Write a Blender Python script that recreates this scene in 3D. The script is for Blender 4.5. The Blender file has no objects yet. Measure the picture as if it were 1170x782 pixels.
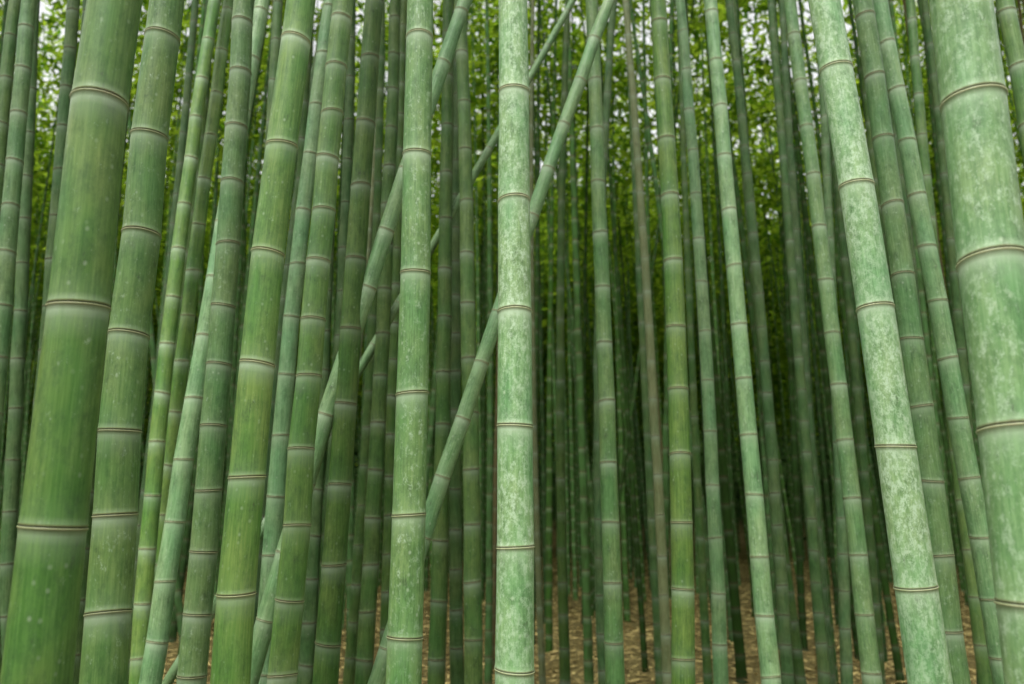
import bpy, math
import numpy as np
rng=np.random.default_rng(11)
EYE=1.5
# Bamboo culms beside the path, surveyed in the world frame:
# y distance (m), lean in y (m per m), x at heights 1, 2 and 3 m, diameter, node heights (or []), (waxiness, powder, value)
CULMS=[
(1.54,-.022,-.864,-.867,-.852,.125,[1.499,1.926,2.368],(.12,.4,.82)),
(2.00,.0,-.952,-.987,-.984,.11,[1.298,1.527,1.732,1.981,2.256,2.539,2.841],(.25,.55,.76)),
(3.64,.006,-1.599,-1.617,-1.605,.08,[],(.05,.2,1.05)),
(3.83,-.028,-1.637,-1.617,-1.582,.08,[],(.0,.2,.95)),
(2.84,-.021,-1.069,-1.062,-1.064,.10,[1.415,1.623,1.847,2.069,2.288,2.525,2.769],(.5,.6,.68)),
(3.22,.026,-1.356,-1.301,-1.237,.085,[],(.9,.5,.98)),
(2.28,-.026,-.758,-.739,-.686,.11,[1.320,1.635,1.958,2.294,2.638,2.996],(.1,.4,1.18)),
(3.52,-.022,-1.032,-1.014,-.970,.085,[],(.95,.5,.85)),
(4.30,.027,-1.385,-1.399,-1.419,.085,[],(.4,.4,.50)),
(2.62,.007,-.707,-.679,-.650,.095,[1.275,1.503,1.746,1.988,2.184,2.394,2.581,2.781,2.959,3.147],(.1,.4,.95)),
(2.98,-.008,-.649,-.628,-.603,.095,[],(.1,.4,.52)),
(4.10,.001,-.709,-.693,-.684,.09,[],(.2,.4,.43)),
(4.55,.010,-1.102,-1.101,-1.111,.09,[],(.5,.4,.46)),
(2.22,-.013,-.286,-.281,-.288,.10,[1.215,1.530,1.863,2.217,2.591,2.978],(.4,.7,1.0)),
(2.22,-.022,.009,.010,.004,.11,[1.135,1.445,1.772,2.101,2.438,2.790],(.75,.95,1.18)),
(2.97,.017,-.909,-.670,-.403,.075,[],(.8,.5,.95)),
(3.18,.010,-.483,-.173,.155,.07,[],(.8,.5,.95)),
(4.17,.001,-1.545,-.985,-.443,.055,[],(.8,.5,.85)),
(3.90,.019,-.180,-.205,-.237,.09,[],(.2,.4,.60)),
(4.10,.003,-.360,-.359,-.362,.09,[],(.2,.4,.43)),
(3.72,.029,.449,.447,.442,.09,[],(.4,.5,.75)),
(5.31,-.018,.969,.955,.933,.07,[],(1.08,.2,.62)),
(5.60,.003,.598,.604,.633,.08,[],(.6,.3,.38)),
(3.20,-.001,.647,.675,.679,.095,[],(.03,.35,.8)),
(4.28,-.009,1.056,1.064,1.059,.08,[],(.8,.5,.75)),
(3.72,.005,1.123,1.104,1.084,.09,[],(.85,.6,1.05)),
(5.20,-.016,1.688,1.684,1.669,.08,[],(.5,.4,.42)),
(5.60,.018,2.049,2.060,2.071,.08,[],(.4,.4,.42)),
(3.68,.022,1.549,1.537,1.518,.085,[],(.6,.6,.85)),
(5.60,-.022,2.234,2.279,2.321,.08,[],(.7,.4,.52)),
(2.13,-.002,1.048,1.010,.954,.11,[1.349,1.707,2.088,2.450,2.828],(.85,1.0,1.22)),
(3.03,-.013,1.581,1.561,1.531,.10,[],(.55,.6,.70)),
(3.28,-.025,1.902,1.836,1.762,.09,[],(.8,.6,.92)),
(4.55,.024,2.524,2.533,2.556,.08,[],(.2,.4,.60)),
(1.41,-.004,.881,.893,.911,.13,[1.372,1.668,1.980,2.311],(.7,.82,1.07)),
(3.15,-.021,2.210,2.225,2.214,.09,[],(.3,.4,.8)),
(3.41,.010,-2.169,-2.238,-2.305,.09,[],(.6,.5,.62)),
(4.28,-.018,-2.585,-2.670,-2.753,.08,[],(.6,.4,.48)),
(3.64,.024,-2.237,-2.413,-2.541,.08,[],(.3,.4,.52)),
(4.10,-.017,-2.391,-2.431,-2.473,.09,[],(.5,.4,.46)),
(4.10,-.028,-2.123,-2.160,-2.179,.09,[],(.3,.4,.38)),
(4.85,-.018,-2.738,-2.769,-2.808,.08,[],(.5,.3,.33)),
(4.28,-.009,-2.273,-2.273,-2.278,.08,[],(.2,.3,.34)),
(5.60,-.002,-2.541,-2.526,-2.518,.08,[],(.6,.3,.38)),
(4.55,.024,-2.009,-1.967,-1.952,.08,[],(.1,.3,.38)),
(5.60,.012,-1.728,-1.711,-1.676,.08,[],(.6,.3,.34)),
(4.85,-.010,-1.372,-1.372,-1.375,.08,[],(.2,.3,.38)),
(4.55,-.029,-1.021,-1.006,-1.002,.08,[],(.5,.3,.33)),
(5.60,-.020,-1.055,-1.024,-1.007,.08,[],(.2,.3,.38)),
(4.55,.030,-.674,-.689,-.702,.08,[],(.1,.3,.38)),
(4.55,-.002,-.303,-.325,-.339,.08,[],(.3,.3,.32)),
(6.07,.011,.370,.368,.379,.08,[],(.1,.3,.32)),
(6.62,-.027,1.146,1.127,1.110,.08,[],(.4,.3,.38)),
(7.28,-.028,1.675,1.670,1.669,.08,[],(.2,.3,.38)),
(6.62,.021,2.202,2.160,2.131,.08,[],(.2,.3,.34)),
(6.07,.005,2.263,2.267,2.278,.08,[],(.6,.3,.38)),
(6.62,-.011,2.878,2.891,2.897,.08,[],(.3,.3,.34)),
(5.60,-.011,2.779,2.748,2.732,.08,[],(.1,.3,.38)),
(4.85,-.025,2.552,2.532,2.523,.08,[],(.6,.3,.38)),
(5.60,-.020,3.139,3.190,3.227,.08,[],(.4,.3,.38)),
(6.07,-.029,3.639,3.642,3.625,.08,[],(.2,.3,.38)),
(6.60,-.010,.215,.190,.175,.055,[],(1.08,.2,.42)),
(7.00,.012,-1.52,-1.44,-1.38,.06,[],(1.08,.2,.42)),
]
# ---------------------------------------------------------------- helpers
sc=bpy.context.scene
def ground_z(x,y):
    x=np.asarray(x,float);y=np.asarray(y,float)
    R=np.hypot(x,y*1.0); t=np.clip((R-46)/28,0,1)*np.clip((y+20)/20,0,1); t=t*t*(3-2*t)  # hill ring added to darken the backdrop and keep low sky light out
    b=np.clip((-y-5.5)/11,0,1); b=b*b*(3-2*b)  # unseen bank added behind the camera to block low sky light
    return (0.05*np.sin(x*.55+1.3)*np.cos(y*.43)+0.03*np.sin(x*1.7+y*1.1)+0.02*np.sin(x*3.1-y*2.3+2)
            +0.012*np.clip(y-6,0,40)+t*(27+2.5*np.sin(x*.21+1)+2*np.sin(x*.083+y*.11))+b*(10.5+.8*np.sin(x*.3)))
def add_mesh(name,verts,faces_flat,nv,mat,attrs=None,smooth=True):
    me=bpy.data.meshes.new(name)
    n=len(verts); f=len(faces_flat)//nv
    me.vertices.add(n); me.vertices.foreach_set('co',np.asarray(verts,np.float32).ravel())
    me.loops.add(f*nv); me.loops.foreach_set('vertex_index',np.asarray(faces_flat,np.int32))
    me.polygons.add(f); me.polygons.foreach_set('loop_start',np.arange(0,f*nv,nv,dtype=np.int32))
    me.polygons.foreach_set('loop_total',np.full(f,nv,np.int32))
    if smooth: me.polygons.foreach_set('use_smooth',np.ones(f,bool))
    for k,(typ,data) in (attrs or {}).items():
        a=me.attributes.new(k,typ,'POINT')
        a.data.foreach_set('color' if typ=='FLOAT_COLOR' else ('vector' if typ=='FLOAT_VECTOR' else 'value'),np.asarray(data,np.float32).ravel())
    me.update(calc_edges=True); me.validate()
    me.materials.append(mat)
    ob=bpy.data.objects.new(name,me); sc.collection.objects.link(ob)
    return ob

PROF=[(-.075,0,0,.0,0),(-.032,0,0,.3,0),(-.014,.0,0,.85,0),(-.0048,.008,.1,1.,.05),(-.0032,.045,.9,.3,0),(-.0008,.05,.9,0,0),
      (.0002,.0,.2,0,.85),(.0014,.0,.2,0,.85),(.0028,.035,.8,0,.05),(.0060,.012,.1,.35,.0),(.018,0,0,.1,0),(.07,0,0,0,0)]
PROFB=[(-.06,0,0,0,0),(-.010,.0,0,.9,0),(-.003,.04,.8,0,0),(.004,.02,.5,0,.6),(.03,0,0,0,0)]
def stem(D,ly,c,z0,z1,r0,zs,tone,sides,top,prof,seed):
    r=np.random.default_rng(seed)
    def X(z):
        p=lambda t:c[0]*t*t+c[1]*t+c[2]
        if z<z0: return p(z0)+(2*c[0]*z0+c[1])*(z-z0)
        if z>z1: return p(z1)+(2*c[0]*z1+c[1])*(z-z1)
        return p(z)
    Y=lambda z:D+ly*(z-EYE)
    zg=0.
    for _ in range(3): zg=float(ground_z(X(zg),Y(zg)))
    slope=math.hypot(1,abs(2*c[0]*((z0+z1)/2)+c[1]))
    if zs:
        zs=sorted(zs); sp=(zs[-1]-zs[0])/(len(zs)-1)
    else:
        sp=r.uniform(.235,.3)*(r0/.05)**.3/slope**.5
        zs=[EYE+r.uniform(0,sp)]
        while zs[-1]<4.: zs.append(zs[-1]+sp*r.uniform(.93,1.07))
    z=zs[0]; s=zs[1]-zs[0]; low=[]
    while z>zg+.05:
        s=max(s*.965,.11); z-=s*r.uniform(.96,1.04); low.append(z)
    z=zs[-1]; hi=[]
    while z<top:
        s=max(.12,sp*r.uniform(.95,1.05)*(1 if z<6 else .9)); z+=s; hi.append(z)
    nodes=[a for a in low[::-1] if a>zg+.02]+list(zs)+hi
    k=r0/.055
    rz=[(zg-.08,0,0,0,0,0)]
    for i,nz in enumerate(nodes):
        g=r.uniform(.5,1.15)
        for p in prof:
            rz.append((nz+p[0]*(k if abs(p[0])<.02 else 1),p[1],p[2],p[3]*g,p[4],i))
    rz=sorted([a for a in rz if a[0]<top])
    M=len(rz)
    zz=np.array([a[0] for a in rz]); idx=np.array([a[5] for a in rz])
    wob=r.normal(0,.0024*k,(len(nodes)+1,2))
    nzv=np.array(nodes)
    wx=np.interp(zz,nzv,wob[:len(nodes),0]); wy=np.interp(zz,nzv,wob[:len(nodes),1])
    cx=np.array([X(a) for a in zz])+wx; cy=np.array([Y(a) for a in zz])+wy
    rad=r0*np.clip(1-np.clip(zz,0,None)/16.5,.06,1)*(1+.10*np.exp(-np.clip(zz-zg,0,9)/.25))
    rad=rad*(1+np.array([a[1] for a in rz])*1.0)
    th=np.linspace(0,2*np.pi,sides,endpoint=False)
    tilt=r.normal(0,.055,(len(nodes)+1,2))[idx]
    ct,st=np.cos(th),np.sin(th)
    tx=np.gradient(cx-wx,zz)
    ex=1/np.sqrt(1+tx**2)
    dz=-(tx[:,None]*ct+ly*st)*rad[:,None]*ex[:,None]
    V=np.stack([cx[:,None]+rad[:,None]*ct*ex[:,None],cy[:,None]+rad[:,None]*st,
                zz[:,None]+dz+rad[:,None]*(tilt[:,:1]*ct+tilt[:,1:]*st)],-1)
    off=r.uniform(-40,40,3)
    co=np.stack([rad[:,None]*ct+off[0],rad[:,None]*st+off[1],np.repeat(zz[:,None],sides,1)+off[2]],-1)
    msk=np.array([[a[2],a[3],a[4],1] for a in rz])
    msk=np.repeat(msk[:,None,:],sides,1)
    tn=np.tile(np.array([tone[0],tone[1],tone[2],1.]),(M*sides,1))
    a=np.arange(M-1)[:,None]*sides; j=np.arange(sides); j2=(j+1)%sides
    Fc=np.stack([a+j,a+j2,a+sides+j2,a+sides+j],-1).reshape(-1,4)
    return V.reshape(-1,3),Fc,co.reshape(-1,3),msk.reshape(-1,4),tn

# ---------------------------------------------------------------- materials
class NT:
    def __init__(s,mat): s.t=mat.node_tree; s.t.nodes.clear()
    def n(s,typ,ins=None,**kw):
        nd=s.t.nodes.new(typ)
        for k,v in kw.items(): setattr(nd,k,v)
        for k,v in (ins or {}).items():
            sock=nd.inputs[k]
            if isinstance(v,bpy.types.NodeSocket): s.t.links.new(v,sock)
            else: sock.default_value=v
        return nd
    def math(s,op,a,b=0.,clamp=False):
        return s.n('ShaderNodeMath',{0:a,1:b},operation=op,use_clamp=clamp).outputs[0]
    def mix(s,f,a,b,mode='MIX'):
        nd=s.n('ShaderNodeMix',data_type='RGBA',blend_type=mode,clamp_factor=True)
        for i,v in ((0,f),(6,a),(7,b)):
            if isinstance(v,bpy.types.NodeSocket): s.t.links.new(v,nd.inputs[i])
            else: nd.inputs[i].default_value=v if i==0 else (*v,1) if len(v)==3 else v
        return nd.outputs[2]
    def mr(s,v,a,b,c=0.,d=1.):
        return s.n('ShaderNodeMapRange',{0:v,1:a,2:b,3:c,4:d},clamp=True).outputs[0]
def newmat(n):
    m=bpy.data.materials.new(n); m.use_nodes=True; return m,NT(m)
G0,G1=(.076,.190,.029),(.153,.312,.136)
TAN=(.22,.185,.075)
def bamboo_mat():
    m,t=newmat("bamboo_culm_skin")
    co=t.n('ShaderNodeAttribute',attribute_name='stemco').outputs['Vector']
    mk=t.n('ShaderNodeSeparateColor',{0:t.n('ShaderNodeAttribute',attribute_name='nodemask').outputs['Color']}).outputs
    tn=t.n('ShaderNodeSeparateColor',{0:t.n('ShaderNodeAttribute',attribute_name='tone').outputs['Color']}).outputs
    def mp(sx,sz): return t.n('ShaderNodeMapping',{'Vector':co,'Scale':(sx,sx,sz)}).outputs[0]
    def noise(v,sc_,det=4,ro=.6): return t.n('ShaderNodeTexNoise',{'Vector':v,'Scale':sc_,'Detail':det,'Roughness':ro}).outputs['Fac']
    streak=noise(mp(1,.05),170.,3)
    mott=noise(mp(1,.5),30.,6,.8)
    big=noise(mp(1,.35),9.,2)
    base=t.mix(tn[0],G0,G1)
    base=t.mix(t.mr(big,.35,.66,0,.85),base,t.mix(tn[0],(.160,.245,.052),(.225,.34,.155)))
    base=t.mix(t.mr(mott,.44,.64,0,.75),base,t.mix(.65,base,(.028,.078,.022)))
    base=t.mix(t.mr(tn[0],1.,1.15),base,TAN)
    base=t.mix(1.,base,t.n('ShaderNodeCombineColor',{0:t.mr(streak,.3,.7,.68,1.28),1:t.mr(streak,.3,.7,.78,1.18),2:t.mr(streak,.3,.7,.68,1.30)}).outputs[0],'MULTIPLY')
    pw=noise(mp(1,.65),62.,7,.84)
    th=t.math('SUBTRACT',.69,t.math('MULTIPLY',tn[1],.225))
    pm=t.math('MULTIPLY',t.math('SUBTRACT',pw,th),9.,clamp=True)
    pm=t.math('MULTIPLY',pm,t.mr(big,.3,.6,.3,.85))
    base=t.mix(pm,base,(.37,.49,.33))
    vo=t.n('ShaderNodeTexVoronoi',{'Vector':mp(1,.8),'Scale':48.,'Randomness':1.})
    dot=t.math('MULTIPLY',t.mr(vo.outputs['Distance'],.08,.26,1,0),t.mr(t.n('ShaderNodeSeparateColor',{0:vo.outputs['Color']}).outputs[0],.66,.7))
    dot=t.math('MULTIPLY',dot,t.mr(tn[1],.05,.8,.2,.65))
    dot=t.math('MULTIPLY',dot,t.mr(mott,.35,.6,.2,1))
    base=t.mix(dot,base,(.40,.50,.34))
    dk=t.math('MULTIPLY',t.mr(mott,.62,.72),.75)
    base=t.mix(dk,base,(.05,.065,.032))
    base=t.mix(t.math('MULTIPLY',mk[1],t.mr(mott,.3,.7,.6,1.)),base,(.36,.47,.31))
    base=t.mix(t.math('MULTIPLY',mk[0],t.mr(mott,.2,.7,.5,.9)),base,(.35,.33,.19))
    base=t.mix(mk[2],base,(.055,.05,.028))
    base=t.n('ShaderNodeVectorMath',{0:base,'Scale':tn[2]},operation='SCALE').outputs[0]
    bmp=t.n('ShaderNodeBump',{'Strength':.25,'Distance':.002,'Height':streak})
    b=t.n('ShaderNodeBsdfPrincipled',{'Base Color':base,'Roughness':t.mr(mott,.3,.7,.35,.6),'Specular IOR Level':t.mr(tn[2],.4,1.,.08,.34),'Normal':bmp.outputs[0]})
    t.n('ShaderNodeOutputMaterial',{0:b.outputs[0]}); return m
def grove_mat():
    m,t=newmat("bamboo_culm_shade_toned")  # shade of the grove interior is put into these darker base colours
    co=t.n('ShaderNodeAttribute',attribute_name='stemco').outputs['Vector']
    mk=t.n('ShaderNodeSeparateColor',{0:t.n('ShaderNodeAttribute',attribute_name='nodemask').outputs['Color']}).outputs
    tn=t.n('ShaderNodeSeparateColor',{0:t.n('ShaderNodeAttribute',attribute_name='tone').outputs['Color']}).outputs
    v=t.n('ShaderNodeMapping',{'Vector':co,'Scale':(1,1,.3)}).outputs[0]
    nz=t.n('ShaderNodeTexNoise',{'Vector':v,'Scale':22.,'Detail':2.}).outputs['Fac']
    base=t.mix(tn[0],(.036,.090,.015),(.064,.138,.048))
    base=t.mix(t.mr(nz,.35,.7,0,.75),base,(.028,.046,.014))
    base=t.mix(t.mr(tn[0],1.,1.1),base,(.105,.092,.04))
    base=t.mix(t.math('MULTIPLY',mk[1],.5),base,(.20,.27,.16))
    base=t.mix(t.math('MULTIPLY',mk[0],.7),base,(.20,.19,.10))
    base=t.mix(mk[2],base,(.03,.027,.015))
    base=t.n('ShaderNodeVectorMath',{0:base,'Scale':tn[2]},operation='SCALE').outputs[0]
    b=t.n('ShaderNodeBsdfDiffuse',{'Color':base})
    t.n('ShaderNodeOutputMaterial',{0:b.outputs[0]}); return m
def leaf_mat(name,c1,c2,tr1,tr2,trans=.55):
    m,t=newmat(name)
    r=t.n('ShaderNodeNewGeometry').outputs['Random Per Island']
    col=t.mix(r,c1,c2)
    d=t.n('ShaderNodeBsdfDiffuse',{'Color':col})
    if trans>0:
        tc=t.mix(r,tr1,tr2)
        tl=t.n('ShaderNodeBsdfTranslucent',{'Color':tc})
        d=t.n('ShaderNodeMixShader',{0:trans,1:d.outputs[0],2:tl.outputs[0]})
    t.n('ShaderNodeOutputMaterial',{0:d.outputs[0]}); return m
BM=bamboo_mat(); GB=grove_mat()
LM=leaf_mat("bamboo_leaf_green",(.025,.07,.008),(.08,.14,.018),(.08,.21,.008),(.42,.58,.04),.62)
FM=leaf_mat("understorey_leaf",(.010,.028,.006),(.03,.055,.012),0,0,0)
DM=leaf_mat("dry_leaf",(.12,.09,.034),(.46,.37,.15),0,0,0)
def ground_mat():
    m,t=newmat("leaf_strewn_soil")
    co=t.n('ShaderNodeTexCoord').outputs['Object']
    z=t.n('ShaderNodeSeparateXYZ',{0:co}).outputs[2]
    a=t.n('ShaderNodeTexNoise',{'Vector':co,'Scale':1.3,'Detail':4.}).outputs['Fac']
    b=t.n('ShaderNodeTexNoise',{'Vector':co,'Scale':22.,'Detail':5.,'Roughness':.75}).outputs['Fac']
    c=t.mix(t.mr(a,.35,.65),(.14,.115,.04),(.24,.20,.08))
    c=t.mix(t.mr(b,.4,.65),(.045,.036,.016),c)
    c=t.mix(t.mr(z,.9,2.),c,t.mix(t.mr(a,.35,.65),(.006,.014,.004),(.018,.035,.009)))
    p=t.n('ShaderNodeBsdfDiffuse',{'Color':c})
    t.n('ShaderNodeOutputMaterial',{0:p.outputs[0]}); return m
GM=ground_mat()

# ---------------------------------------------------------------- ground
u=np.linspace(-1,1,261); w=np.sign(u)*(45*np.abs(u)+355*np.abs(u)**5)
gx,gy=np.meshgrid(w,w+15); gz=ground_z(gx,gy)
n=len(u); V=np.stack([gx,gy,gz],-1).reshape(-1,3)
i=(np.arange(n-1)[:,None]*n+np.arange(n-1)).ravel()
add_mesh("ground",V,np.stack([i,i+1,i+n+1,i+n],-1).ravel(),4,GM)

# ---------------------------------------------------------------- near culms
for i,(D,ly,xa,xb,xc,dia,zs,tone) in enumerate(CULMS):
    c=np.polyfit([1,2,3],[xa,xb,xc],2)
    V,Fc,co,mk,tn=stem(D,ly,c,EYE-.18*D,EYE+.72*D,dia/2,zs,tone,36 if D<3.2 else 16,9. if D<6 else 11,PROF,100+i)
    add_mesh("bamboo_culm",V,Fc.ravel(),4,BM,{'stemco':('FLOAT_VECTOR',co),'nodemask':('FLOAT_COLOR',mk),'tone':('FLOAT_COLOR',tn)})

# ---------------------------------------------------------------- grove
parts=[[],[],[],[],[]]; base=0; tops=[]
cnt=0; tries=0; occ=[]
while cnt<1200 and tries<40000:
    tries+=1
    y=7.6+ (45-7.6)*rng.uniform()**.95
    x=rng.uniform(-1,1)*(3+.73*y)
    if occ and np.min((np.array(occ)[:,0]-x)**2+(np.array(occ)[:,1]-y)**2)<.12: continue
    occ.append((x,y)); cnt+=1
    lx=rng.normal(-.01,.03); ly=rng.normal(0,.03)
    if rng.uniform()<.03: lx=rng.choice([-1,1])*rng.uniform(.1,.25)
    cc=[rng.normal(0,.0012),lx,x]
    r0=rng.uniform(.032,.052); top=rng.uniform(11,15)
    tone=(rng.uniform(0,.9) if rng.uniform()>.055 else 1.1,rng.uniform(.1,.6),rng.uniform(.5,1.2)*(.75 if y<12 else 1.3))  # depth brightness put into colour: front band darker, deep culms lifted
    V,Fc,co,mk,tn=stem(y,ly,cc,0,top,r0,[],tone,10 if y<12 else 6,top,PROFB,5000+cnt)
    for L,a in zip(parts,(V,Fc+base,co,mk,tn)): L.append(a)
    base+=len(V)
    tops.append((x,y,lx,ly,cc[0],top))
P=[np.concatenate(a) for a in parts]
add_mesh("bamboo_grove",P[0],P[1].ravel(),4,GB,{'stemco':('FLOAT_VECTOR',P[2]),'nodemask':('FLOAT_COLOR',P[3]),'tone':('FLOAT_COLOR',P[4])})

# ---------------------------------------------------------------- leaves
def leaves(C,l,w,droop=.35,flat=False):
    N=len(C); az=rng.uniform(0,2*np.pi,N)
    el=rng.normal(-droop,.45,N) if not flat else rng.normal(0,.16,N)
    d=np.stack([np.cos(az)*np.cos(el),np.sin(az)*np.cos(el),np.sin(el)],-1)
    up=np.array([0,0,1.]); s=np.cross(d,up); s/=np.linalg.norm(s,axis=1,keepdims=True)+1e-6
    u2=np.cross(s,d); ro=rng.normal(0,.7 if not flat else .4,N)[:,None]
    s=s*np.cos(ro)+u2*np.sin(ro)
    L=(l*rng.uniform(.7,1.3,N))[:,None]; W=(w*rng.uniform(.7,1.3,N))[:,None]
    a=C; b=C+d*L*.4+s*W*.5; c=C+d*L; e=C+d*L*.4-s*W*.5
    return np.stack([a,b,c,e],1).reshape(-1,3)
def leafobj(name,Vs,mat):
    V=np.concatenate(Vs); add_mesh(name,V,np.arange(len(V)),4,mat,smooth=False)
Vs=[]; twigs=[]
for (x,y,lx,ly,q,top) in tops:
    ns=int(rng.integers(13,19)) if y>12 else int(rng.integers(7,12))
    zz=rng.triangular(6.5 if y<30 else 4.5,top-1.5,top+.6,ns) if y>10 else rng.uniform(9,top,ns)
    a=rng.uniform(0,2*np.pi,ns); rr=rng.uniform(.15,1.25,ns)
    bx=x+lx*zz+q*zz*zz; by=y+ly*(zz-EYE)
    cx=bx+rr*np.cos(a); cy=by+rr*np.sin(a); cz=zz+rr*.35
    twigs.append(np.stack([bx,by,zz-.1,cx,cy,cz],-1))
    m=int(rng.integers(12,19)) if y<24 else int(rng.integers(15,23))
    C=np.stack([cx,cy,cz],-1)[:,None,:]+rng.normal(0,1,(ns,m,3))*np.array([.26,.26,.16])*(1 if y<24 else 1.3)
    k=.9 if y<12 else (1.45 if y<24 else 2.3)
    Vs.append(leaves(C.reshape(-1,3),.19*k,.06*k))
leafobj("bamboo_leaf_canopy",Vs,LM)
tw=np.concatenate(twigs); A=tw[:,:3];B=tw[:,3:]; s=.006
V=np.stack([A+[s,0,0],A+[-s*.5,s,0],A+[-s*.5,-s,0],B+[s*.4,0,0],B+[-s*.2,s*.4,0],B+[-s*.2,-s*.4,0]],1).reshape(-1,3)
k=np.arange(len(tw))[:,None]*6
Fq=np.concatenate([k+np.array([0,1,4,3]),k+np.array([1,2,5,4]),k+np.array([2,0,3,5])],0)
N_=len(V)
add_mesh("bamboo_twigs",V,Fq.ravel(),4,GB,{'stemco':('FLOAT_VECTOR',V),'nodemask':('FLOAT_COLOR',np.tile([0,0,0,1],(N_,1))),'tone':('FLOAT_COLOR',np.tile([.2,.1,.5,1],(N_,1)))})
nc=1900
th=rng.uniform(.12*np.pi,.88*np.pi,nc); R=rng.uniform(46,70,nc)
X_=R*np.cos(th); Y_=R*np.sin(th)
zc=ground_z(X_,Y_)+rng.uniform(0,1,nc)*7
C=np.stack([X_,Y_,zc+.3],-1)[:,None,:]+rng.normal(0,1,(nc,22,3))*np.array([.9,.9,.6])
leafobj("distant_foliage",[leaves(C.reshape(-1,3),.65,.22)],FM)
n=110000
ly_=5+25*rng.uniform(0,1,n)**.85; lx_=rng.uniform(-1,1,n)*(3+.75*ly_)
C=np.stack([lx_,ly_,ground_z(lx_,ly_)+rng.uniform(.004,.045,n)],-1)
leafobj("leaf_litter",[leaves(C,.115,.021,flat=True)],DM)

# ---------------------------------------------------------------- light
wd=bpy.data.worlds.new("World"); sc.world=wd; wd.use_nodes=True
t=wd.node_tree; t.nodes.clear()
el,rot=math.radians(55),math.radians(200)
sky=t.nodes.new('ShaderNodeTexSky'); sky.sky_type='NISHITA'; sky.sun_disc=False
sky.sun_elevation=el; sky.sun_rotation=rot; sky.dust_density=4; sky.air_density=1.0
hs=t.nodes.new('ShaderNodeHueSaturation'); hs.inputs['Saturation'].default_value=.06; hs.inputs['Value'].default_value=2.6
bg=t.nodes.new('ShaderNodeBackground'); bg.inputs[1].default_value=.15
ow=t.nodes.new('ShaderNodeOutputWorld')
t.links.new(sky.outputs[0],hs.inputs['Color']); t.links.new(hs.outputs[0],bg.inputs[0]); t.links.new(bg.outputs[0],ow.inputs[0])
sd=bpy.data.lights.new("sun",'SUN'); sd.energy=1.1; sd.angle=math.radians(20); sd.color=(1,.95,.82)
so=bpy.data.objects.new("sun",sd); sc.collection.objects.link(so)
so.rotation_euler=(math.radians(35),0,math.radians(-20))
# ---------------------------------------------------------------- camera
cd=bpy.data.cameras.new("camera"); cd.lens=28; cd.sensor_width=36; cd.clip_end=1000
cd.dof.use_dof=True; cd.dof.focus_distance=2.2; cd.dof.aperture_fstop=2.8
cam=bpy.data.objects.new("camera",cd); sc.collection.objects.link(cam)
cam.location=(0,0,EYE); cam.rotation_euler=(math.radians(90+13),0,0); sc.camera=cam
sc.view_settings.view_transform='Standard'; sc.view_settings.look='None'; sc.view_settings.exposure=0
